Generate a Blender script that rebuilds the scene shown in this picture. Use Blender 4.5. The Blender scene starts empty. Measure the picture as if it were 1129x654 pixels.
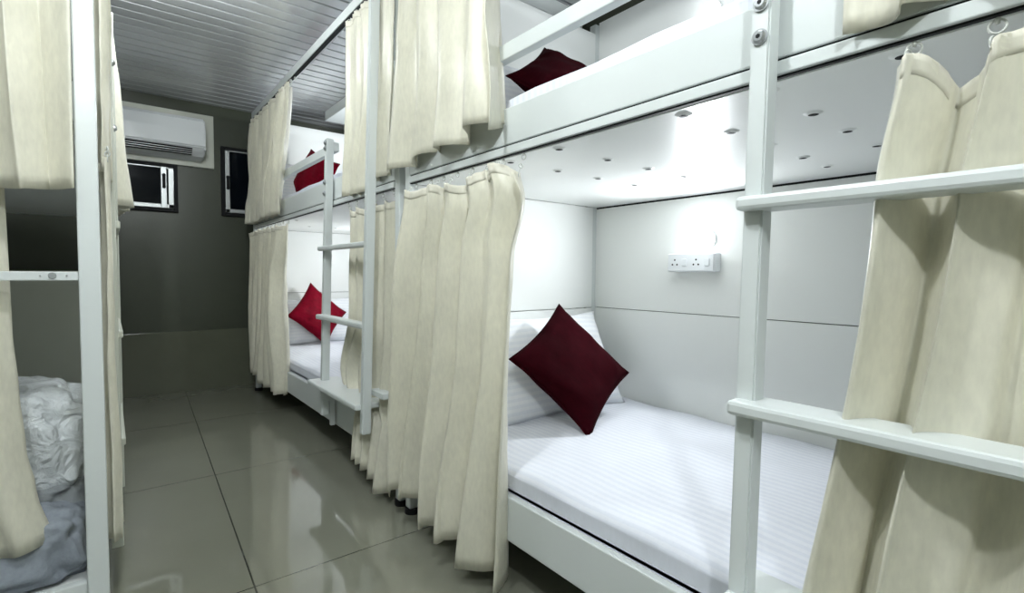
import bpy, bmesh, math, random
from mathutils import Vector, Matrix, noise
random.seed(7)
S = bpy.context.scene
COL = S.collection
PI = math.pi

# ------------------------------------------------------------------ materials
def new_mat(name):
    m = bpy.data.materials.new(name); m.use_nodes = True
    nt = m.node_tree
    return m, nt, nt.nodes['Principled BSDF']

def simple(name, col, rough=.5, metal=0.0, noise=0.0, nscale=40, bump=0.0, coat=0.0, spec=.5):
    m, nt, b = new_mat(name)
    b.inputs['Base Color'].default_value = (*col, 1)
    b.inputs['Roughness'].default_value = rough
    b.inputs['Metallic'].default_value = metal
    b.inputs['Coat Weight'].default_value = coat
    b.inputs['Specular IOR Level'].default_value = spec
    tc = nt.nodes.new('ShaderNodeTexCoord')
    n = nt.nodes.new('ShaderNodeTexNoise'); n.inputs['Scale'].default_value = nscale; n.inputs['Detail'].default_value = 4
    nt.links.new(tc.outputs['Object'], n.inputs['Vector'])
    if noise:
        mx = nt.nodes.new('ShaderNodeMix'); mx.data_type = 'RGBA'
        mx.inputs['A'].default_value = (*[c*(1-noise) for c in col], 1)
        mx.inputs['B'].default_value = (*[min(1, c*(1+noise)) for c in col], 1)
        nt.links.new(n.outputs['Fac'], mx.inputs['Factor'])
        nt.links.new(mx.outputs['Result'], b.inputs['Base Color'])
    if bump:
        bp = nt.nodes.new('ShaderNodeBump'); bp.inputs['Strength'].default_value = bump; bp.inputs['Distance'].default_value = .004
        nt.links.new(n.outputs['Fac'], bp.inputs['Height']); nt.links.new(bp.outputs['Normal'], b.inputs['Normal'])
    return m

M = {}
M['paint'] = simple('white_powder_coat', (.66, .70, .69), .32, noise=.02, nscale=8)
M['paint_dark'] = simple('cream_powder_coat', (.62, .64, .56), .4, noise=.03, nscale=8)
M['panel'] = simple('white_laminate', (.87, .89, .87), .33, noise=.015, nscale=3)
M['panel_matte'] = simple('white_board', (.84, .86, .84), .55, noise=.015, nscale=3)
M['black'] = simple('black_rubber_and_gap_shade', (.008, .009, .010), .6, spec=.2)
M['steel'] = simple('galvanised_steel', (.45, .47, .48), .3, metal=.9, noise=.1, nscale=60)
M['alu'] = simple('aluminium', (.5, .52, .52), .35, metal=.8, noise=.06, nscale=30)
M['glass'] = simple('dark_glass', (.004, .006, .009), .06, noise=.3, nscale=5, spec=.12)
M['plastic'] = simple('white_plastic', (.86, .89, .91), .18, noise=.01, nscale=5)
M['hook'] = simple('milky_plastic_hook', (.6, .62, .58), .3)
M['bedwrap'] = simple('black_vent', (.01, .01, .012), .4)
M['wall'] = simple('dark_olive_wall_paint', (.058, .066, .046), .30, noise=.12, nscale=3, bump=.05)
M['wallpale'] = simple('pale_wall', (.5, .52, .48), .4, noise=.03, nscale=3)
M['dado'] = simple('olive_dado_tile', (.12, .128, .092), .12, noise=.1, nscale=4)
M['slat'] = simple('grey_ceiling_slat', (.60, .62, .63), .2, metal=.2, noise=.05, nscale=2)
M['sky'] = simple('blue_grey_wool', (.27, .30, .34), .9, noise=.2, nscale=90, bump=.5)
M['greycloth'] = simple('grey_blanket', (.25, .27, .28), .8, noise=.25, nscale=50, bump=.4)

def lamp_mat(name, col, s):
    m = bpy.data.materials.new(name); m.use_nodes = True; nt = m.node_tree
    b = nt.nodes['Principled BSDF']
    b.inputs['Base Color'].default_value = (1, 1, 1, 1)
    b.inputs['Emission Color'].default_value = (*col, 1); b.inputs['Emission Strength'].default_value = s
    return m
M['glow'] = lamp_mat('lit_diffuser', (.93, .97, 1), 9)
M['glow_bed'] = lamp_mat('lit_bed_lamp', (.93, .97, 1), 7)

def fabric(name, col, transl=.25, stripe=None, rough=.75, mott=.1, sheen=.2, wscale=260, bump=.25):
    m, nt, b = new_mat(name)
    b.inputs['Roughness'].default_value = rough
    b.inputs['Sheen Weight'].default_value = sheen
    if mott > .2: b.inputs['Specular IOR Level'].default_value = .04
    tc = nt.nodes.new('ShaderNodeTexCoord')
    mp = nt.nodes.new('ShaderNodeMapping'); mp.inputs['Scale'].default_value = (1, 1, .35)
    nt.links.new(tc.outputs['Object'], mp.inputs['Vector'])
    n = nt.nodes.new('ShaderNodeTexNoise'); n.inputs['Scale'].default_value = wscale*.45; n.inputs['Detail'].default_value = 5
    nt.links.new(mp.outputs['Vector'], n.inputs['Vector'])
    n2 = nt.nodes.new('ShaderNodeTexNoise'); n2.inputs['Scale'].default_value = 9; n2.inputs['Detail'].default_value = 3
    nt.links.new(tc.outputs['Object'], n2.inputs['Vector'])
    ad = nt.nodes.new('ShaderNodeMath'); ad.operation = 'ADD'
    nt.links.new(n.outputs['Fac'], ad.inputs[0]); nt.links.new(n2.outputs['Fac'], ad.inputs[1])
    ra = nt.nodes.new('ShaderNodeMapRange'); ra.inputs['From Min'].default_value = .7; ra.inputs['From Max'].default_value = 1.3
    nt.links.new(ad.outputs[0], ra.inputs['Value'])
    mx = nt.nodes.new('ShaderNodeMix'); mx.data_type = 'RGBA'
    mx.inputs['A'].default_value = (*[c*(1-mott) for c in col], 1)
    mx.inputs['B'].default_value = (*[min(.95, c*(1+mott)) for c in col], 1)
    nt.links.new(ra.outputs['Result'], mx.inputs['Factor'])
    nt.links.new(mx.outputs['Result'], b.inputs['Base Color'])
    bp = nt.nodes.new('ShaderNodeBump'); bp.inputs['Strength'].default_value = bump; bp.inputs['Distance'].default_value = .002
    nt.links.new(n.outputs['Fac'], bp.inputs['Height']); nt.links.new(bp.outputs['Normal'], b.inputs['Normal'])
    if stripe:
        wv = nt.nodes.new('ShaderNodeTexWave'); wv.bands_direction = stripe; wv.inputs['Scale'].default_value = 14
        nt.links.new(tc.outputs['Object'], wv.inputs['Vector'])
        r2 = nt.nodes.new('ShaderNodeMapRange'); r2.inputs['To Min'].default_value = .6; r2.inputs['To Max'].default_value = .8
        r2.inputs['From Min'].default_value = .45; r2.inputs['From Max'].default_value = .55
        nt.links.new(wv.outputs['Fac'], r2.inputs['Value']); nt.links.new(r2.outputs['Result'], b.inputs['Roughness'])
        m3 = nt.nodes.new('ShaderNodeMix'); m3.data_type = 'RGBA'; m3.blend_type = 'MULTIPLY'; m3.inputs['B'].default_value = (.93, .94, .96, 1)
        r3 = nt.nodes.new('ShaderNodeMapRange'); r3.inputs['From Min'].default_value = .45; r3.inputs['From Max'].default_value = .55
        nt.links.new(wv.outputs['Fac'], r3.inputs['Value']); nt.links.new(r3.outputs['Result'], m3.inputs['Factor'])
        nt.links.new(mx.outputs['Result'], m3.inputs['A']); nt.links.new(m3.outputs['Result'], b.inputs['Base Color'])
    if transl:
        tr = nt.nodes.new('ShaderNodeBsdfTranslucent'); nt.links.new(mx.outputs['Result'], tr.inputs['Color'])
        ms = nt.nodes.new('ShaderNodeMixShader'); ms.inputs[0].default_value = transl
        nt.links.new(b.outputs[0], ms.inputs[1]); nt.links.new(tr.outputs[0], ms.inputs[2])
        nt.links.new(ms.outputs[0], nt.nodes['Material Output'].inputs['Surface'])
    return m
M['curtain'] = fabric('cream_brocade', (.80, .78, .655), .22, rough=.40, mott=.075, sheen=.25)
M['sheet'] = fabric('white_satin_stripe_sheet', (.74, .76, .82), 0, stripe='X', mott=.03, bump=.05)
M['pillow'] = fabric('white_satin_stripe_pillow', (.80, .82, .84), 0, stripe='Z', mott=.03, bump=.05)
M['curtain_tape'] = fabric('cream_brocade_double', (.74, .715, .60), .10, rough=.5, mott=.045, sheen=.2)
M['sheet_cross'] = fabric('white_cross_stripe_sheet', (.80, .82, .88), 0, stripe='Y', mott=.03, bump=.05)
M['maroon'] = fabric('maroon_satin', (.022, .0010, .003), 0, mott=.25, rough=.9, sheen=.0, bump=.15)
M['red'] = fabric('crimson_satin', (.16, .002, .012), 0, mott=.3, rough=.55, sheen=.0, bump=.15)
m, nt, b = new_mat('clear_plastic_wrap')
b.inputs['Base Color'].default_value = (.72, .76, .78, 1); b.inputs['Roughness'].default_value = .25; b.inputs['Coat Weight'].default_value = .6
tc = nt.nodes.new('ShaderNodeTexCoord'); v = nt.nodes.new('ShaderNodeTexNoise'); v.inputs['Scale'].default_value = 22; v.inputs['Detail'].default_value = 6; v.inputs['Distortion'].default_value = 1.2
nt.links.new(tc.outputs['Object'], v.inputs['Vector'])
bp = nt.nodes.new('ShaderNodeBump'); bp.inputs['Strength'].default_value = .9; bp.inputs['Distance'].default_value = .02
nt.links.new(v.outputs['Fac'], bp.inputs['Height']); nt.links.new(bp.outputs['Normal'], b.inputs['Normal'])
M['wrap'] = m

# glossy floor tile with thin dark grout, the grid laid a couple of degrees off the walls
m, nt, b = new_mat('glossy_floor_tile')
tc = nt.nodes.new('ShaderNodeTexCoord'); sp = nt.nodes.new('ShaderNodeSeparateXYZ')
nt.links.new(tc.outputs['Object'], sp.inputs[0])
def mth(op, a, bb=None, c=None):
    n = nt.nodes.new('ShaderNodeMath'); n.operation = op
    for i, q in enumerate((a, bb, c)):
        if q is None: continue
        if isinstance(q, (int, float)): n.inputs[i].default_value = q
        else: nt.links.new(q, n.inputs[i])
    return n.outputs[0]
xx = mth('SUBTRACT', mth('SUBTRACT', sp.outputs[0], .228), mth('MULTIPLY', sp.outputs[1], .0425))
yy = mth('SUBTRACT', sp.outputs[1], 1.468)
dx = mth('PINGPONG', xx, .465); dy = mth('PINGPONG', yy, .465)
gx = mth('LESS_THAN', dx, .0022); gy = mth('LESS_THAN', dy, .0018)
g = mth('MAXIMUM', gx, gy)
n1 = nt.nodes.new('ShaderNodeTexNoise'); n1.inputs['Scale'].default_value = 2.2; n1.inputs['Detail'].default_value = 5
nt.links.new(tc.outputs['Object'], n1.inputs['Vector'])
ca = nt.nodes.new('ShaderNodeMix'); ca.data_type = 'RGBA'; ca.inputs['A'].default_value = (.185, .19, .145, 1); ca.inputs['B'].default_value = (.24, .245, .195, 1)
nt.links.new(n1.outputs['Fac'], ca.inputs['Factor'])
cb = nt.nodes.new('ShaderNodeMix'); cb.data_type = 'RGBA'; cb.inputs['B'].default_value = (.05, .055, .045, 1)
nt.links.new(g, cb.inputs['Factor']); nt.links.new(ca.outputs['Result'], cb.inputs['A'])
nt.links.new(cb.outputs['Result'], b.inputs['Base Color'])
b.inputs['Roughness'].default_value = .05; b.inputs['IOR'].default_value = 1.95
M['floor'] = m

# ------------------------------------------------------------------ mesh helpers
def bx(bm, x0, x1, y0, y1, z0, z1, bev=0.0):
    r = bmesh.ops.create_cube(bm, size=1.0)
    vs = r['verts']
    for v in vs:
        v.co = Vector(((x0+x1)/2 + v.co.x*(x1-x0), (y0+y1)/2 + v.co.y*(y1-y0), (z0+z1)/2 + v.co.z*(z1-z0)))
    if bev:
        es = list({e for v in vs for e in v.link_edges})
        bmesh.ops.bevel(bm, geom=es, offset=bev, segments=2, affect='EDGES', profile=.5)
    return bm

def cyl(bm, p, q, r, seg=16, r2=None):
    p = Vector(p); q = Vector(q); d = q-p
    mt = Matrix.Translation((p+q)/2) @ d.to_track_quat('Z', 'Y').to_matrix().to_4x4()
    bmesh.ops.create_cone(bm, cap_ends=True, segments=seg, radius1=r, radius2=r if r2 is None else r2, depth=d.length, matrix=mt)

def torus(bm, c, axis, R, r, seg=14, ms=6):
    q = Vector(axis).to_track_quat('Z', 'Y').to_matrix(); c = Vector(c); rows = []
    for i in range(seg):
        a = 2*PI*i/seg; row = []
        for j in range(ms):
            t = 2*PI*j/ms
            row.append(bm.verts.new(c + q @ Vector(((R+r*math.cos(t))*math.cos(a), (R+r*math.cos(t))*math.sin(a), r*math.sin(t)))))
        rows.append(row)
    for i in range(seg):
        for j in range(ms):
            bm.faces.new((rows[i][j], rows[(i+1) % seg][j], rows[(i+1) % seg][(j+1) % ms], rows[i][(j+1) % ms]))

def prism(bm, pts, x0, x1, bev=0):
    """closed outline pts in (y,z) extruded along x"""
    a = [bm.verts.new((x0, p[0], p[1])) for p in pts]; c = [bm.verts.new((x1, p[0], p[1])) for p in pts]
    n = len(pts)
    bm.faces.new(a); bm.faces.new(c[::-1])
    for i in range(n): bm.faces.new((a[i], c[i], c[(i+1) % n], a[(i+1) % n]))

def obj(name, bm, mat, parent=None, smooth=False, origin=None):
    bmesh.ops.recalc_face_normals(bm, faces=bm.faces)
    if origin is not None:
        bmesh.ops.translate(bm, verts=bm.verts, vec=-Vector(origin))
    me = bpy.data.meshes.new(name); bm.to_mesh(me); bm.free()
    me.materials.append(M[mat] if isinstance(mat, str) else mat)
    if smooth:
        for p in me.polygons: p.use_smooth = True
    o = bpy.data.objects.new(name, me); COL.objects.link(o)
    if origin is not None: o.location = origin
    if parent: o.parent = parent
    return o

def empty(name, loc, label=None, cat=None, group=None, kind=None):
    o = bpy.data.objects.new(name, None); COL.objects.link(o); o.location = loc
    o.empty_display_size = .1
    tag(o, label, cat, group, kind); return o
def tag(o, label=None, cat=None, group=None, kind=None):
    if label: o['label'] = label
    if cat: o['category'] = cat
    if group: o['group'] = group
    if kind: o['kind'] = kind
    return o
def part(name, bm, mat, root, smooth=False, label=None):
    """bm in world coordinates; parented to root, keeping world place"""
    loc = root_loc(root)
    bmesh.ops.translate(bm, verts=bm.verts, vec=-loc)
    o = obj(name, bm, mat, root, smooth)
    if label: o['label'] = label
    return o
def root_loc(o):
    v = Vector(o.location)
    while o.parent: o = o.parent; v = v + Vector(o.location)
    return v
def box(x0, x1, y0, y1, z0, z1, bev=0.0):
    return bx(bmesh.new(), x0, x1, y0, y1, z0, z1, bev)
def struct(name, bm, mat):
    o = obj(name, bm, mat); o['kind'] = 'structure'; return o

# ------------------------------------------------------------------ room shell
XL, XR, YB, YN, ZC = -1.0, 1.80, 4.25, -1.35, 2.05
struct('floor', box(XL-.1, XR+.1, YN-.1, YB+.1, -.08, 0), 'floor')
bm = bmesh.new()
y = YN
while y < YB:                                        # narrow metal slats running across the room
    bx(bm, XL, XR, y+.005, min(y+.0805, YB), ZC, ZC+.012, .003)
    y += .088
struct('ceiling', bm, 'slat')
struct('trim_1', box(XL-.1, XR+.1, YN-.1, YB+.1, ZC+.03, ZC+.08), 'black')
struct('wall_back', box(XL, XR, YB, YB+.08, 0, ZC+.03), 'wall')
bm = box(XL, XR, YB-.018, YB+.01, 0, .428, .002)
struct('baseboard_back', bm, 'dado')
struct('wall_right', box(XR, XR+.08, YN, YB, 0, ZC+.03), 'wall')
struct('wall_left', box(XL-.08, XL, YN, YB, 0, ZC+.03), 'wall')
struct('wall_front', box(XL, XR, YN-.08, YN, 0, ZC+.03), 'wallpale')

def window(n, x0, x1, z0, z1, sash0, sash1, bar_left):
    r = empty('window_%d' % n, ((x0+x1)/2, YB, z0), kind='structure')
    t = .024
    bm = bmesh.new()
    bx(bm, x0, x0+t, YB-.03, YB, z0, z1, .002); bx(bm, x1-t, x1, YB-.03, YB, z0, z1, .002)
    bx(bm, x0+t, x1-t, YB-.03, YB, z0, z0+t, .002); bx(bm, x0+t, x1-t, YB-.03, YB, z1-t, z1, .002)
    part('window_frame', bm, 'black', r)
    a0, a1, b0, b1 = x0+t, x1-t, z0+t, z1-t
    w = .05
    bm = bmesh.new()
    if bar_left:
        bx(bm, a0, a0+.03, YB-.036, YB-.004, b0, b1, .003); bx(bm, a1-.014, a1, YB-.036, YB-.004, b0, b1, .003)
    else:
        bx(bm, a0, a0+.014, YB-.036, YB-.004, b0, b1, .003); bx(bm, a1-.075, a1-.04, YB-.042, YB-.004, b0, b1, .003)
        bx(bm, a1-.032, a1, YB-.036, YB-.004, b0, b1, .003)
    bx(bm, a0, a1, YB-.036, YB-.004, b0, b0+.028, .003)
    bx(bm, a0, a1, YB-.036, YB-.004, b1-.010, b1, .003)
    fr = part('sash', bm, 'alu', r)
    part('window_pane', box(a0+.002, a1-.002, YB-.02, YB-.012, b0+.002, b1-.002), 'glass', r)
    xl = a0+.015 if bar_left else a1-.057
    zc = (z0+z1)/2 if bar_left else z1-.11
    bm = bmesh.new()
    cyl(bm, (xl, YB-.042, zc+.03), (xl, YB-.05, zc+.03), .011); cyl(bm, (xl, YB-.042, zc-.05), (xl, YB-.05, zc-.05), .011)
    bx(bm, xl-.009, xl+.009, YB-.056, YB-.042, zc-.045, zc+.025, .003)
    part('latch', bm, 'black', r)
    return r
window(1, -.08, .388, 1.262, 1.59, None, None, False)
window(2, .655, 1.05, 1.262, 1.765, None, None, True)

# ------------------------------------------------------------------ air conditioner on its backing board
ac = empty('air_conditioner', (.15, YB, 1.60), 'white wall air conditioner on a pale board above the smaller window', 'air conditioner')
part('mounting_board', box(-.32, .612, YB-.022, YB-.002, 1.593, 1.968, .003), 'paint_dark', ac, label='pale cream mounting board')
ys = YB-.022
prof = [(ys, 1.905), (ys-.10, 1.908), (ys-.150, 1.896), (ys-.172, 1.87), (ys-.180, 1.80), (ys-.181, 1.695), (ys-.172, 1.690), (ys-.150, 1.672), (ys-.11, 1.645), (ys-.05, 1.628), (ys, 1.626)]
bm = bmesh.new(); prism(bm, prof, -.29, .538)
bmesh.ops.bevel(bm, geom=[e for e in bm.edges if abs(e.verts[0].co.x-e.verts[1].co.x) < 1e-6], offset=.010, segments=3, affect='EDGES')
part('casing', bm, 'plastic', ac, smooth=False)
bm = bmesh.new(); prism(bm, [(ys-.174, 1.875), (ys-.183, 1.872), (ys-.190, 1.80), (ys-.191, 1.705), (ys-.178, 1.698)], -.285, .530)
bmesh.ops.bevel(bm, geom=list(bm.edges), offset=.002, segments=2, affect='EDGES')
part('front_cover', bm, 'plastic', ac)
bm = bmesh.new(); prism(bm, [(ys-.171, 1.684), (ys-.176, 1.687), (ys-.128, 1.646), (ys-.122, 1.650)], -.25, .46)
part('air_outlet', bm, 'bedwrap', ac, label='black air outlet slot')
for k in range(3):
    f = .2+.27*k
    yy0, zz0 = ys-.178+.05*f, 1.686-.041*f
    bm = bmesh.new(); bx(bm, -.25, .46, yy0-.004, yy0+.006, zz0-.003, zz0-.0005, .0005)
    part('louver', bm, 'plastic' if k == 2 else 'alu', ac)

# ------------------------------------------------------------------ bunk beds
BF = .81      # front face of the bunks beside the aisle
def bolt(root, x, y, z, r=.0095, d=-1):
    bm = bmesh.new()
    cyl(bm, (x, y, z), (x+d*.003, y, z), r*1.25, 20); cyl(bm, (x+d*.003, y, z), (x+d*.0075, y, z), r, 20, r*.7)
    b = part('bolt', bm, 'steel', root)
    bm = bmesh.new(); cyl(bm, (x+d*.0074, y, z), (x+d*.0078, y, z), r*.38, 6)
    part('bolt_socket', bm, 'black', b)

def bunk(name, label, y_foot, y_head, ladder_y, tall_far_post, rows, group):
    xw = 1.765
    r = empty(name, ((BF+xw)/2, (y_foot+y_head)/2, 0), label, 'bunk bed', group)
    y0, y1 = y_foot, y_head
    pt = .035
    # corner posts
    for (px_, py_) in ((BF, y0), (BF, y1-pt), (xw-pt, y0), (xw-pt, y1-pt)):
        p = part('post', box(px_, px_+pt, py_, py_+pt, .02, 1.975, .003), 'paint', r)
        bm = bmesh.new(); cyl(bm, (px_+pt/2, py_+pt/2, 0), (px_+pt/2, py_+pt/2, .02), .026, 18); part('foot', bm, 'black', p)
    ya, yb = y0+pt, y1-pt
    # lower bed
    part('lower_side_board', box(BF, BF+.022, ya, yb, .145, .263, .003), 'paint', r)
    part('lower_bed_base', box(BF+.022, xw-.002, ya, yb, .20, .222, .002), 'panel', r)
    # upper bed
    part('upper_side_board', box(BF, BF+.022, ya, yb, 1.1845, 1.278, .003), 'paint', r)
    part('curtain_rail', box(BF-.004, BF+.022, ya, yb, 1.1585, 1.1795, .002), 'paint', r)
    part('gap_shade_strip', box(BF+.004, BF+.020, ya, yb, 1.1793, 1.1847), 'black', r, label='black strip painting the gap shade above the rail')  # black filler paints the shade of the gap between board and rail
    part('slot_shade', box(BF+.003, BF+.011, ya, yb, 1.1555, 1.1587), 'black', r, label='black strip painting the slot shade under the rail')  # black bar stands in for the shaded slot beneath the rail
    base = part('upper_bed_base', box(BF+.022, xw-.002, ya, yb, 1.157, 1.20, .001), 'panel', r)
    for i, xx in enumerate((.862, 1.04, 1.215, 1.40, 1.56)):
        for yy_ in rows:
            bm = bmesh.new()
            cyl(bm, (xx, yy_, 1.157), (xx, yy_, 1.1535), .017, 24, .009)
            cyl(bm, (xx, yy_, 1.1536), (xx, yy_, 1.1528), .0045, 14)
            c_ = part('screw_cover', bm, 'panel', base)
            c_.data.materials.append(M['black'])        # dark screw recess in the middle of the cover
            for p_ in c_.data.polygons:
                if math.hypot(p_.center.x+root_loc(base).x-xx, p_.center.y+root_loc(base).y-yy_) < .0052 and p_.center.z < 1.1540: p_.material_index = 1
    # guard rail with its bracket post at head end
    part('guard_rail', box(BF-.002, BF+.024, ladder_y-.01, yb, 1.402, 1.443, .003), 'paint', r)
    # top curtain rail
    part('top_rail', box(BF-.002, BF+.03, ya, yb, 1.930, 1.972, .002), 'paint', r)
    part('top_slot_shade', box(BF+.002, BF+.016, ya, yb, 1.921, 1.930), 'black', r, label='black strip painting the slot shade under the rail')  # shade of the upper slot, put in as a black bar
    # panels
    part('head_panel', box(BF+.03, xw-.012, y1-.034, y1-.022, .16, .699, .001), 'panel_matte', r)
    part('head_panel', box(BF+.03, xw-.012, y1-.034, y1-.022, .702, 1.156, .001), 'panel_matte', r)
    part('head_panel', box(BF+.03, xw-.012, y1-.034, y1-.022, 1.20, 1.93, .001), 'panel_matte', r)
    part('foot_panel', box(BF+.03, xw-.012, y0+.022, y0+.034, .16, 1.156, .001), 'panel', r)
    part('foot_panel', box(BF+.03, xw-.012, y0+.022, y0+.034, 1.20, 1.93, .001), 'panel', r)
    part('side_panel', box(xw-.012, xw, ya, yb, .16, .7005, .001), 'panel', r)
    part('side_panel', box(xw-.012, xw, ya, yb, .7035, 1.150, .001), 'panel', r)
    part('side_panel', box(xw-.012, xw, ya, yb, 1.20, 1.985, .001), 'panel', r)
    part('back_gap_shade', box(xw-.010, xw-.002, ya, yb, 1.149, 1.1575), 'black', r, label='black strip painting the gap shade above the side panel')  # painted shade for the open gap between side panel and upper base
    # ladder : two leaning posts, three steps
    yl1, yl0 = ladder_y, ladder_y-.51        # far post, near post
    lad = part('ladder', lean_post(yl1, 1.455 if True else 0, .20), 'paint', r)
    zt = 1.975 if tall_far_post else 1.455
    part('ladder_post', lean_post(yl0-(.02 if tall_far_post else 0), zt, .25 if tall_far_post else .20, -.024 if tall_far_post else 0), 'paint', lad)
    for z0_, z1_, xa, xb, yo in ((.948, .969, .738, .795, 0), (.640, .662, .728, .800, 0), (.338, .360, .700, .842, .04 if tall_far_post else 0)):
        part('step', box(xa, min(xb, .772) if tall_far_post and z0_ > .5 else xb, yl0+(-.014 if tall_far_post else .010), yl1+.016+yo, z0_, z1_, .006), 'paint', lad)
    if tall_far_post: part('brace', box(.762, .803, ya+.0, yl0-.008, .392, .414, .003), 'paint', lad)
    bm = bmesh.new()                         # bracket that carries the lowest step
    pts = [(.800, .338), (.730, .338), (.728, .326), (.780, .26), (.782, .15), (.800, .15)]
    a = [bm.verts.new((p[0], yl1-.022, p[1])) for p in pts]; c = [bm.verts.new((p[0], yl1-.002, p[1])) for p in pts]
    bm.faces.new(a); bm.faces.new(c[::-1])
    for i in range(len(pts)): bm.faces.new((a[i], c[i], c[(i+1) % len(pts)], a[(i+1) % len(pts)]))
    part('step_bracket', bm, 'paint', lad)
    for z in (1.257, 1.207) + ((1.435, 1.41) if True else ()):
        bolt(lad, lean_x(z)-.0005, yl1-.001, z)
    return r

def lean_x(z):  # outer face of the ladder posts
    return .772 - (1.3-z)*.027
def lean_post(y, z1, z0, dx=0):
    bm = bmesh.new(); bx(bm, 0, 1, y-.0145, y+.0145, z0, z1, 0)
    for v in bm.verts:
        v.co.x = dx + lean_x(v.co.z) + (.033 if v.co.x > .5 else 0)
    bmesh.ops.bevel(bm, geom=list(bm.edges), offset=.003, segments=2, affect='EDGES')
    return bm

near = bunk('bunk_bed', 'white steel bunk bed nearest the camera with open lower berth', -.70, 1.615, .374, False,
            (1.09, .90, .56, .40, .22, -.1), 'bunk beds along the right side')
far = bunk('bunk_bed', 'white steel bunk bed by the dark end wall, behind the nearer one', 1.66, 3.975, 2.325, True,
           (3.45, 3.1), 'bunk beds along the right side')

# small white boxed duct on the ceiling above the far upper berth
dct = obj('ceiling_duct', box(-.22, .22, -1.1, 1.1, -.07, 0, .004), 'paint', origin=None)
dct.location = (1.50, 2.75, ZC-.001); tag(dct, 'white boxed duct running on the ceiling over the far upper berth', 'duct')

# ------------------------------------------------------------------ mattresses
def mattress(x0, x1, y0, y1, z0, z1, label, mat='sheet', bow=.0):
    bm = bmesh.new(); bx(bm, 0, 1, 0, 1, 0, 1)
    bmesh.ops.subdivide_edges(bm, edges=bm.edges[:], cuts=24, use_grid_fill=True)
    for v in bm.verts:
        u, w, t = v.co
        X = x0+u*(x1-x0); Y = y0+w*(y1-y0); Z = z0+t*(z1-z0)
        eu = min(u, 1-u)*(x1-x0); ew = min(w, 1-w)*(y1-y0)
        rr = .035
        d = max(0, 1-eu/rr); d2 = max(0, 1-ew/rr)
        if t > .5: Z -= .012*(d*d+d2*d2)
        if t > .99: Z += .004*math.sin(X*23+Y*3)+.003*math.sin(Y*17+X*5) + bow*(math.sin(PI*u))
        v.co = (X, Y, Z)
    o = obj('mattress', bm, mat, smooth=True, origin=((x0+x1)/2, (y0+y1)/2, z0))
    tag(o, label, 'mattress', 'white mattresses on the berths')
    return o
mattress(.8322, 1.748, -.62, 1.572, .223, .325, 'white striped mattress on the open lower berth beside the nearest ladder', bow=.012)
mattress(.8335, 1.748, -.62, 1.572, 1.201, 1.322, 'white striped mattress on the nearest upper berth, edge showing over the board', bow=.01, mat='sheet_cross')
mattress(.838, 1.748, 1.72, 3.932, .223, .325, 'white mattress on the far lower berth under the bright cushion', bow=.01)
mattress(.838, 1.748, 1.72, 3.932, 1.201, 1.318, 'white mattress on the far upper berth behind the guard rail', bow=.01)

# ------------------------------------------------------------------ pillows and cushions
def cushion_bm(w, h, t, n=26, pinch=.10, wr=.004, seed=0):
    rnd = random.Random(seed); ph = [rnd.uniform(0, 6.28) for _ in range(6)]
    bm = bmesh.new(); grid = {}
    for s in (0, 1):
        for i in range(n+1):
            for j in range(n+1):
                u = -1+2*i/n; v = -1+2*j/n
                if s == 1 and (i in (0, n) or j in (0, n)): grid[s, i, j] = grid[0, i, j]; continue
                e = pinch*(1-v*v)*abs(u)**3; e2 = pinch*(1-u*u)*abs(v)**3
                X = u*w/2*(1-e); Z = v*h/2*(1-e2)
                th = t/2*((1-u**4)*(1-v**4))**.55*(1-.12*(u*u+v*v))
                k = (1-u*u)*(1-v*v)
                th += wr*(math.sin(7*u+5*v+ph[0])+math.sin(11*v-6*u+ph[1])*.7+math.sin(15*u+ph[2])*.4)*min(1, 3*k)*(1-.5*k)
                grid[s, i, j] = bm.verts.new((X, th if s else -th, Z))
    for s in (0, 1):
        for i in range(n):
            for j in range(n):
                q = [grid[s, i, j], grid[s, i+1, j], grid[s, i+1, j+1], grid[s, i, j+1]]
                if s == 1: q = q[::-1]
                bm.faces.new(q)
    return bm
def place(o, centre, X=None, Y=None, Z=None):
    X = Vector(X).normalized(); Z = Vector(Z); Z = (Z-X*Z.dot(X)).normalized(); Y = Z.cross(X)
    mt = Matrix((X, Y, Z)).transposed().to_4x4(); mt.translation = Vector(centre); o.matrix_world = mt
def cushion(name, w, h, t, mat, centre, X, Z, label, cat, group, seed=0, piping=True, wr=.004, pinch=.10):
    o = obj(name, cushion_bm(w, h, t, seed=seed, wr=wr, pinch=pinch), mat, smooth=True)
    place(o, centre, X, None, Z)
    tag(o, label, cat, group)
    if piping:
        bm = bmesh.new(); n = 20; pts = []
        for a, b_ in ((0, 1), (1, 0), (0, -1), (-1, 0)):
            pass
        ring = []
        for k in range(4):
            for i in range(n):
                s_ = -1+2*i/n
                u, v = [(s_, -1), (1, s_), (-s_, 1), (-1, -s_)][k]
                ring.append(Vector((u*w/2*(1-pinch*(1-v*v)*abs(u)**3), 0, v*h/2*(1-pinch*(1-u*u)*abs(v)**3))))
        rows = []
        for i, p in enumerate(ring):
            tdir = (ring[(i+1) % len(ring)]-ring[i-1]).normalized(); nn = tdir.cross(Vector((0, 1, 0)))
            rows.append([bm.verts.new(p+.0028*(math.cos(a)*nn+math.sin(a)*Vector((0, 1, 0)))) for a in (0, 1.26, 2.51, 3.77, 5.03)])
        for i in range(len(rows)):
            for j in range(5):
                bm.faces.new((rows[i][j], rows[(i+1) % len(rows)][j], rows[(i+1) % len(rows)][(j+1) % 5], rows[i][(j+1) % 5]))
        obj('piping', bm, mat, o, smooth=True)
    return o
CG = 'red cushions on the berths'; PG = 'white pillows on the berths'
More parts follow.
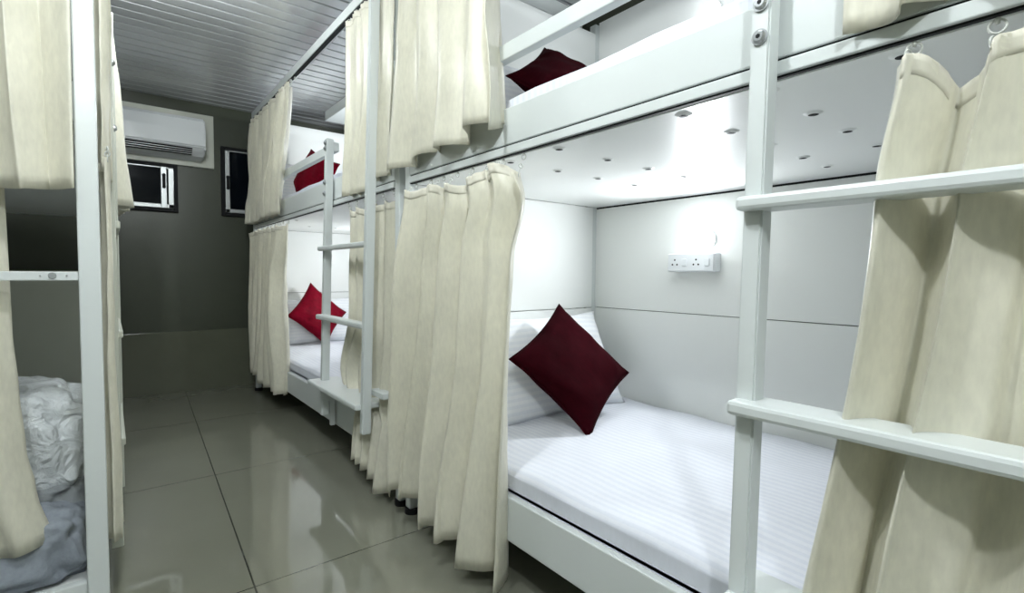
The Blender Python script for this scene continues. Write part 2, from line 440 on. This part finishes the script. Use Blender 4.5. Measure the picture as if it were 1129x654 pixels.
cushion('throw_cushion', .365, .365, .10, 'maroon', (1.262, 1.235, .530), (.855, .258, .45), (-.516, .502, .694),
        'dark maroon square cushion balanced on its corner on the open lower berth', 'cushion', CG, 1)
cushion('pillow', .68, .42, .13, 'pillow', (1.325, 1.425, .505), (1, -.03, .0), (.0, .45, .88),
        'white striped pillow behind the dark maroon cushion on the lower berth', 'pillow', PG, 2, piping=False)
cushion('throw_cushion', .345, .345, .10, 'red', (1.190, 3.76, .548), (.601, .459, .655), (-.752, .048, .657),
        'bright crimson cushion on the far lower berth behind the ladder', 'cushion', CG, 3)
cushion('pillow', .62, .36, .09, 'pillow', (1.20, 3.855, .49), (1, 0, .0), (.0, .3, .95),
        'white pillow behind the crimson cushion on the far lower berth', 'pillow', PG, 4, piping=False)
cushion('throw_cushion', .37, .37, .10, 'maroon', (1.252, 1.243, 1.485), (.63, -.55, -.5), (.74, .35, .56),
        'dark maroon cushion on the nearest upper berth, half hidden by the mattress edge', 'cushion', CG, 5)
cushion('pillow', .60, .34, .09, 'pillow', (1.22, 1.492, 1.485), (1, 0, .03), (.0, .3, .95),
        'white pillow behind the maroon cushion on the nearest upper berth', 'pillow', PG, 6, piping=False)
cushion('throw_cushion', .35, .35, .10, 'red', (1.150, 3.72, 1.525), (.409, -.273, .871), (-.289, .866, .408),
        'red cushion on the far upper berth seen through the guard rail', 'cushion', CG, 7)
cushion('pillow', .60, .34, .09, 'pillow', (1.20, 3.855, 1.48), (1, 0, 0), (.0, .25, .95),
        'white pillow behind the red cushion on the far upper berth', 'pillow', PG, 8, piping=False)

# ------------------------------------------------------------------ curtains
def lerp(a, b, t): return a+(b-a)*t
def interp(pts, s):
    if isinstance(pts, (int, float)): return pts
    for (s0, v0), (s1, v1) in zip(pts, pts[1:]):
        if s <= s1:
            k = (s-s0)/(s1-s0) if s1 > s0 else 0
            k = k*k*(3-2*k)
            return lerp(v0, v1, k)
    return pts[-1][1]
def curtain(label, group, a_left, a_right, out, z_top, z_bot, folds, amp, axis='y', seed=0, n_hooks=6, rail_z=None, sag=.012,
            hem=.045, side=.6, ns=None, sgn=1, mid=None, amp_top=.45, track=None, hooks_at=None, hook_r=.0065):
    """a_left/a_right: position along the rail as function of t (0 top .. 1 bottom); out: offset across, function of (s,t)"""
    rnd = random.Random(seed); ns = ns or folds*16; nt_ = 46
    ph = [rnd.uniform(0, 6.28) for _ in range(8)]
    H0 = abs(interp(z_top, .5)-interp(z_bot, .5))
    def pos(s, t):
        al = interp(a_left, t); ar = interp(a_right, t)
        w = abs(ar-al)
        e = min(1, 6*s*(1-s)+.02)
        nz = lambda a, b_, c_: noise.noise(Vector((a+seed*3.7, b_, c_)))
        ws = s + (.10*nz(s*2.6, t*.9, .5) + .035*nz(s*7, t*1.6, 4))*e
        f = 2*PI*folds*(s + .11*nz(s*2.2, t*.55, 9.1)*e) + ph[1]
        env = lerp(amp_top, 1, min(1, t*1.6)) * max(.25, .85+.9*nz(s*folds*.55, t*1.1, 2.2))
        A = 1.5*amp*env
        sw = math.sin(f) + .35*math.sin(2*f+ph[3]) * (.5+nz(s*folds*.4, t*1.5, 6)) + .9*nz(s*folds*1.7, t*2.4, 1.3)*.6
        along = al + (ar-al)*ws + side*A*math.sin(2*f+.6)*(1 if ar > al else -1)*.5*e
        wr = .0026*nz(s*w*42, t*9, 3.1) + .0045*math.sin(2*PI*s*folds*4.7+2*nz(s*9, 0, 5))*math.exp(-t*H0*16)
        o = (out(s, t) if callable(out) else out) + A*sw + wr
        zt = interp(z_top, s); zb = interp(z_bot, s)
        if sag and n_hooks > 1:
            hk = s*(n_hooks-1)
            zt -= sag*math.sin(PI*(hk % 1))**2
        z = lerp(zt, zb, t) + .004*math.sin(f+1)*t
        return along, o, z
    bm = bmesh.new(); g = []
    for j in range(nt_+1):
        t = (j/nt_)**1.6
        g.append([])
        for i in range(ns+1):
            al, o, z = pos(i/ns, t)
            g[j].append(bm.verts.new((o, al, z) if axis == 'y' else (al, o, z)))
    for j in range(nt_):
        for i in range(ns):
            bm.faces.new((g[j][i], g[j][i+1], g[j+1][i+1], g[j+1][i]))
    al, o, z = pos(.5, 0)
    org = (o, al, z) if axis == 'y' else (al, o, z)
    c = obj('curtain', bm, 'curtain', smooth=True, origin=org)
    md = c.modifiers.new('thickness', 'SOLIDIFY'); md.thickness = .0022; md.offset = 0
    tag(c, label, 'curtain', group)
    # hem tapes : doubled cloth along bottom edge
    def band(t0, t1, name):
        bm = bmesh.new(); rows = []
        for j in range(4):
            t = lerp(t0, t1, j/3); rows.append([])
            for i in range(ns+1):
                al, o, z = pos(i/ns, t); al2, o2, _ = pos(min(1, i/ns+.002), t)
                d = -.0019
                rows[j].append(bm.verts.new((o+d, al, z) if axis == 'y' else (al, o+d, z)))
        for j in range(3):
            for i in range(ns): bm.faces.new((rows[j][i], rows[j][i+1], rows[j+1][i+1], rows[j+1][i]))
        b_ = part(name, bm, 'curtain_tape', c, smooth=True)
        m2 = b_.modifiers.new('thickness', 'SOLIDIFY'); m2.thickness = .0004; m2.offset = 0
    H = abs(interp(z_top, .5)-interp(z_bot, .5))
    band(0, .026/H, 'header_tape')
    if rail_z:
        for k in range(n_hooks):
            s = k/(n_hooks-1) if n_hooks > 1 else .5
            s = min(.985, max(.015, s))
            al, o, z = pos(s, 0)
            tr = track if track is not None else o
            P = lambda oo, aa, zz: (oo, aa, zz) if axis == 'y' else (aa, oo, zz)
            bm = bmesh.new()
            zm = rail_z-.010
            torus(bm, P(tr, al, zm), P(1, .25, 0), hook_r, .0016)
            torus(bm, P(lerp(tr, o, .5), al, lerp(zm, z, .55)), P(.3, 1, 0), hook_r*.85, .0014)
            cyl(bm, P(tr, al, rail_z), P(tr, al, zm+.003), .0025, 8)
            cyl(bm, P(lerp(tr, o, .5), al, lerp(zm, z, .5)), P(o, al, z-.012), .0016, 6)
            part('hook', bm, 'hook', c, smooth=True)
    return c
GR = 'cream curtains on the right-hand bunks'; GL = 'cream curtains on the left-hand bunk'
TR = BF+.008
# near bunk, lower berth, bunched at the head end
curtain('long cream curtain bunched left of the open lower berth, reaching nearly to floor', GR,
        [(0, 1.555), (.25, 1.57), (1, 1.60)], [(0, .97), (.06, .945), (.2, .985), (1, 1.0)],
        lambda s, t: .793-.028*t, [(0, 1.13), (.55, 1.115), (.66, 1.13), (.9, 1.138), (1, 1.10)],
        [(0, .115), (.28, .11), (.34, .07), (.5, .085), (.7, .09), (.84, .055), (1, .035)], 5, .036, seed=3, n_hooks=8, rail_z=1.154, track=TR, amp_top=.5)
# near bunk, lower berth, near end
curtain('cream brocade curtain hanging behind the ladder steps at the right edge', GR,
        [(0, .205), (.15, .222), (1, .315)], [(0, -.42), (1, -.40)], lambda s, t: .802-.032*t*t,
        [(0, 1.115), (.04, 1.125), (.10, 1.085), (.21, 1.13), (1, 1.13)], .10, 7, .026, seed=11, n_hooks=8, rail_z=1.154, track=TR, amp_top=.6, sag=.0, hook_r=.008)
# near bunk, upper berth, head end
curtain('cream curtain over the head of the nearest upper berth, top above the frame', GR,
        [(0, 1.56), (.4, 1.58), (1, 1.61)], [(0, 1.03), (1, .995)], lambda s, t: .785-.012*t,
        1.905, [(0, 1.20), (.25, 1.20), (.32, 1.225), (.6, 1.212), (.75, 1.235), (.88, 1.235), (1, 1.20)], 4, .028, seed=5, n_hooks=6, rail_z=1.922, track=TR, amp_top=.7)
# near bunk, upper berth, near end
curtain('cream curtain on the nearest upper berth, only its hem showing at top right', GR,
        [(0, .25), (1, .270)], [(0, -.45), (1, -.42)], .788, 1.905, [(0, 1.176), (.3, 1.192), (1, 1.18)], 6, .020, seed=15, n_hooks=7, rail_z=1.922, track=TR)
# far bunk, upper berth, foot end (two strips of one curtain behind the tall post)
curtain('cream curtain behind the tall ladder post on the far upper berth', GR,
        [(0, 2.13), (.5, 2.12), (1, 2.15)], [(0, 1.665), (1, 1.68)], lambda s, t: .802-.004*t,
        1.905, [(0, 1.175), (.4, 1.17), (.55, 1.17), (.6, 1.20), (1, 1.205)], 5, .0085, seed=6, n_hooks=6, rail_z=1.922, track=TR)
# far bunk, upper berth, head end
curtain('cream curtain on the far upper berth, nearest to the dark wall', GR,
        [(0, 3.93), (1, 3.93)], [(0, 2.93), (.5, 3.0), (1, 3.12)], lambda s, t: .79-.012*t,
        1.885, [(0, 1.185), (1, 1.19)], 8, .026, seed=8, n_hooks=9, rail_z=1.922, track=TR, amp_top=.7)
# far bunk, lower berth, head end
curtain('cream curtain on the far lower berth, nearest to the dark wall', GR,
        [(0, 3.92), (1, 3.93)], [(0, 3.08), (.3, 3.16), (1, 3.12)], lambda s, t: .785-.012*t,
        1.13, [(0, .18), (.45, .17), (.5, .12), (1, .13)], 8, .026, seed=9, n_hooks=9, rail_z=1.154, track=TR, amp_top=.7)
# far bunk, lower berth, foot end, partly hooked back
curtain('cream curtain behind the ladder of the far lower berth', GR,
        [(0, 2.17), (.2, 2.17), (.45, 2.13), (.68, 2.24), (.74, 2.22), (.8, 2.02), (1, 1.98)], [(0, 1.71), (1, 1.70)],
        lambda s, t: .826-.055*max(0, (t-.78)/.22)**.6, 1.125, [(0, .10), (.5, .09), (1, .03)], 5, .018, seed=10, n_hooks=6, rail_z=1.154, track=TR)

# ------------------------------------------------------------------ left-hand bunk, its end towards the camera
lb = empty('bunk_bed', (-.45, 2.7, 0), 'white steel bunk bed at the left edge, its end facing the camera', 'bunk bed')
LX = -.014                                    # aisle face
def lp(name, *a, mat='paint', **k): return part(name, box(*a), mat, lb, **k)
for (x0, y0, w) in ((LX-.040, 1.50, .040), (-.96, 1.50, .04), (LX-.040, 3.80, .04), (-.96, 3.80, .04)):
    p = part('post', box(x0, x0+w, y0, y0+.04, .02, 1.99, .003), 'paint', lb)
    bm = bmesh.new(); cyl(bm, (x0+w/2, y0+.02, 0), (x0+w/2, y0+.02, .02), .028, 18); part('foot', bm, 'black', p)
eb = lp('end_bar', -.92, LX-.04, 1.508, 1.530, .828, .848, .002)
for bxp, rr in ((-.098, .0075), (-.118, .002), (-.074, .002)):
    bm = bmesh.new(); cyl(bm, (bxp, 1.508, .839), (bxp, 1.504, .839), rr, 16, rr*.8); part('screw', bm, 'steel', eb)
lp('lower_end_board', -.92, LX-.04, 1.51, 1.532, .05, .125, .003)
lp('upper_end_board', -.92, LX-.04, 1.51, 1.532, 1.185, 1.275, .003)
lp('lower_side_board', LX-.03, LX-.008, 1.54, 3.80, .05, .15, .003)
lp('upper_side_board', LX-.03, LX-.008, 1.54, 3.80, 1.185, 1.278, .003)
lp('lower_bed_base', -.955, LX-.032, 1.535, 3.80, .08, .10, .002, mat='panel')
lp('upper_bed_base', -.955, LX-.032, 1.535, 3.80, 1.157, 1.185, .002, mat='panel')
lp('top_rail', LX-.03, LX-.006, 1.54, 3.80, 1.935, 1.975, .002)
lp('end_top_rail', -.92, LX-.04, 1.515, 1.535, 1.935, 1.975, .002)
lp('head_panel', -.94, LX-.04, 3.77, 3.79, .12, .85, .002, mat='paint_dark', label='cream head panel')
lp('side_panel', -.975, -.962, 1.54, 3.80, .12, 1.95, .002, mat='panel')
lad = part('ladder', box(.002, .030, 2.30, 2.33, .06, 1.76, .003), 'paint_dark', lb)
part('ladder_post', box(-.010, .018, 1.80, 1.83, .06, 1.95, .003), 'paint_dark', lad)
for z in (.35, .66, .97): part('step', box(-.008, .028, 1.81, 2.32, z, z+.022, .004), 'paint_dark', lad)
for z in (1.43, 1.25):
    bolt(lad, .019, 1.815, z, .008, 1)
    
mt_ = mattress(-.945, -.062, 1.62, 3.76, .101, .190, 'blue-grey covered mattress in the left-hand bunk under the wrapped bedding', mat='sky')
mt_['group'] = 'mattresses on the left bunk'
curtain('cream brocade curtain over the end of the left-hand upper berth', GL,
        -.60, [(0, -.050), (1, -.055)], lambda s, t: 1.478, 1.92, [(0, 1.045), (.62, 1.05), (.66, 1.028), (.85, 1.02), (1, 1.032)], 5, .022, axis='x', seed=21, n_hooks=6, rail_z=1.936)
curtain('shaded cream curtain on the lower left berth at the picture edge', GL,
        -.62, [(0, -.176), (.45, -.172), (.6, -.165), (.75, -.157), (.86, -.142), (1, -.116)], 1.562, 1.130, .215, 4, .010, axis='x', seed=22, n_hooks=5, rail_z=1.16)
curtain('narrow cream curtain on the aisle side of the left upper berth', GL,
        1.60, [(0, 2.05), (1, 2.0)], -.002, 1.92, 1.09, 5, .010, seed=23, n_hooks=5, rail_z=1.936)
curtain('cream curtain tip peeking past the left bunk in front of the small window', GL,
        [(0, 2.45), (1, 2.45)], [(0, 2.95), (1, 2.95)], lambda s, t: .004+.036*t*t, 1.92, 1.10, 4, .020, seed=24, n_hooks=5, rail_z=1.936)
curtain('cream curtain on the aisle side of the left lower berth', GL,
        1.60, 1.76, -.002, 1.13, .16, 3, .010, seed=25, n_hooks=3, rail_z=1.156)

def lump(name, c, r, mat, label, cat, seed, crump=.02, sub=5, group=None, pw=.6):
    bm = bmesh.new(); bmesh.ops.create_icosphere(bm, subdivisions=sub, radius=1)
    rnd = random.Random(seed); P = [Vector((rnd.uniform(-1, 1), rnd.uniform(-1, 1), rnd.uniform(-1, 1))).normalized()*rnd.uniform(3, 16) for _ in range(16)]
    q = [rnd.uniform(0, 6.28) for _ in range(16)]
    for v in bm.verts:
        p = v.co.copy()
        n = Vector([math.copysign(abs(k)**pw, k) for k in p])
        d = sum(abs(math.sin(p.dot(P[i])+q[i]))*(1/(1+P[i].length*.25)) for i in range(16))/4 - .35
        d += noise.noise(p*3+Vector((seed, 0, 0)))*.8
        n *= 1+crump*d/.1*.5
        v.co = Vector((n.x*r[0], n.y*r[1], n.z*r[2]))
        if v.co.z < -r[2]*.9: v.co.z = -r[2]*.9
    o = obj(name, bm, mat, smooth=True); o.location = c
    return tag(o, label, cat, group)
lump('wrapped_pillow', (-.235, 1.83, .40), (.18, .14, .145), 'wrap', 'crumpled white pillow in clear plastic inside the left lower berth', 'pillow', 2, .035)
lump('folded_blanket', (-.26, 1.83, .262), (.19, .16, .055), 'greycloth', 'dark grey blanket in plastic under the white wrapped pillow', 'blanket', 3, .03)
lump('blanket', (-.19, 1.665, .185), (.13, .10, .085), 'sky', 'blue-grey blanket heaped at the foot of the left lower berth', 'blanket', 5, .04)

# ------------------------------------------------------------------ socket boxes with small bed lamps on the panels
WX = 1.753
def bed_fixture(y, z, nm, lit_label, box_label, power):
    r = empty('socket_box', (WX, y, z), box_label, 'socket', 'white socket boxes beside the berths')
    part('box', box(WX-.038, WX, y-.105, y+.095, z-.035, z+.035, .004), 'plastic', r)
    pl = part('cover_plate', box(WX-.043, WX-.037, y-.100, y+.090, z-.032, z+.032, .002), 'plastic', r)
    for k, yy_ in enumerate((y+.060, y-.03)):
        bm = bmesh.new()
        for dy_, dz_ in ((-.010, -.008), (.010, -.008), (0, .010)):
            cyl(bm, (WX-.0425, yy_+dy_, z+dz_), (WX-.0437, yy_+dy_, z+dz_), .0035, 10)
        part('socket_holes', bm, 'black', pl)
    for yy_ in (y+.018, y-.075):
        part('switch', box(WX-.047, WX-.042, yy_-.010, yy_+.010, z-.014, z+.014, .002), 'plastic', pl)
    ly, lz = y-.045, z+.085
    L = empty('bed_lamp', (WX, ly, lz), lit_label, 'lamp', 'small lit lamps on the berth panels')
    bm = bmesh.new(); cyl(bm, (WX, ly, lz), (WX-.010, ly, lz), .040, 28); part('lamp_base', bm, 'plastic', L)
    bm = bmesh.new(); bmesh.ops.create_uvsphere(bm, u_segments=24, v_segments=14, radius=1)
    for v in bm.verts: v.co = Vector((WX-.010+min(0, v.co.x)*.035, ly+v.co.y*.034, lz+v.co.z*.028))
    part('lamp_diffuser', bm, 'glow_bed', L, smooth=True, label='glowing lamp diffuser')
    ld = bpy.data.lights.new('bed_lamp_light', 'AREA'); ld.shape = 'DISK'; ld.size = .06; ld.energy = power; ld.color = (.92, .96, 1)
    lo = bpy.data.objects.new('bed_lamp_light', ld); COL.objects.link(lo); lo.parent = L; lo.location = (-.048, 0, .0); lo.rotation_euler = (0, PI/2, 0)
    ld = bpy.data.lights.new('bed_lamp_glow', 'POINT'); ld.shadow_soft_size = .02; ld.energy = power*.028; ld.color = (.9, .95, 1)
    lo = bpy.data.objects.new('bed_lamp_glow', ld); COL.objects.link(lo); lo.parent = L; lo.location = (-.075, 0, 0)
bed_fixture(1.075, .900, 'a', 'glowing lamp above the socket box in the open lower berth', 'white socket box on the panel of the open lower berth', 2.7)
bed_fixture(3.36, .900, 'b', 'lamp lighting the far lower berth', 'white socket box on the panel of the far lower berth', 3.0)
bed_fixture(1.075, 1.73, 'c', 'lamp lighting the nearest upper berth', 'white socket box on the panel of the nearest upper berth', .9)
bed_fixture(3.36, 1.73, 'd', 'lamp lighting the far upper berth', 'white socket box on the panel of the far upper berth', 3.0)

# ------------------------------------------------------------------ ceiling lamps in the aisle
def ceil_lamp(x, y, power, label):
    L = empty('ceiling_lamp', (x, y, ZC), label, 'lamp', 'round ceiling lamps in the aisle')
    bm = bmesh.new(); cyl(bm, (x, y, ZC), (x, y, ZC-.03), .12, 40); part('lamp_rim', bm, 'plastic', L)
    bm = bmesh.new(); bmesh.ops.create_uvsphere(bm, u_segments=32, v_segments=16, radius=1)
    for v in bm.verts: v.co = Vector((x+v.co.x*.105, y+v.co.y*.105, ZC-.03+min(0, v.co.z)*.045))
    part('lamp_diffuser', bm, 'glow', L, smooth=True)
    ld = bpy.data.lights.new('ceiling_light', 'POINT'); ld.shadow_soft_size = .035; ld.energy = power; ld.color = (.93, .98, 1)
    lo = bpy.data.objects.new('ceiling_light', ld); COL.objects.link(lo); lo.parent = L; lo.location = (0, 0, -.125)
ceil_lamp(.12, 2.25, 7, 'round ceiling lamp over the aisle between the bunks')
ceil_lamp(.06, .66, 14, 'round ceiling lamp over the aisle near the camera')
ceil_lamp(-.2, -.5, 21, 'added round ceiling lamp, unseen behind the camera')  # added lamp, out of view, to brighten the front of the near bunk

# ------------------------------------------------------------------ camera
cam = bpy.data.cameras.new('camera'); co = bpy.data.objects.new('camera', cam); COL.objects.link(co)
W_, H_ = 1129, 654
a = (120-W_/2, -(299-H_/2)); b_ = (1262-W_/2, -(308-H_/2))
f = math.sqrt(-(a[0]*b_[0]+a[1]*b_[1]))
Yv = Vector((a[0], a[1], -f)).normalized(); Xv = Vector((b_[0], b_[1], -f)).normalized(); Zv = Xv.cross(Yv)
R = Matrix((Xv, Yv, Zv))                 # world axes seen by the camera -> rotation camera to world
mw = R.to_4x4(); mw.translation = Vector((0, 0, .85)); co.matrix_world = mw
cam.sensor_width = 36; cam.lens = f/W_*36; cam.clip_start = .02
S.camera = co

w = bpy.data.worlds.new('world'); S.world = w; w.use_nodes = True
w.node_tree.nodes['Background'].inputs[0].default_value = (.5, .55, .6, 1); w.node_tree.nodes['Background'].inputs[1].default_value = .03
S.view_settings.view_transform = 'Standard'; S.view_settings.look = 'None'; S.view_settings.gamma = 1
S.view_settings.use_curve_mapping = False; S.view_settings.exposure = 1.0
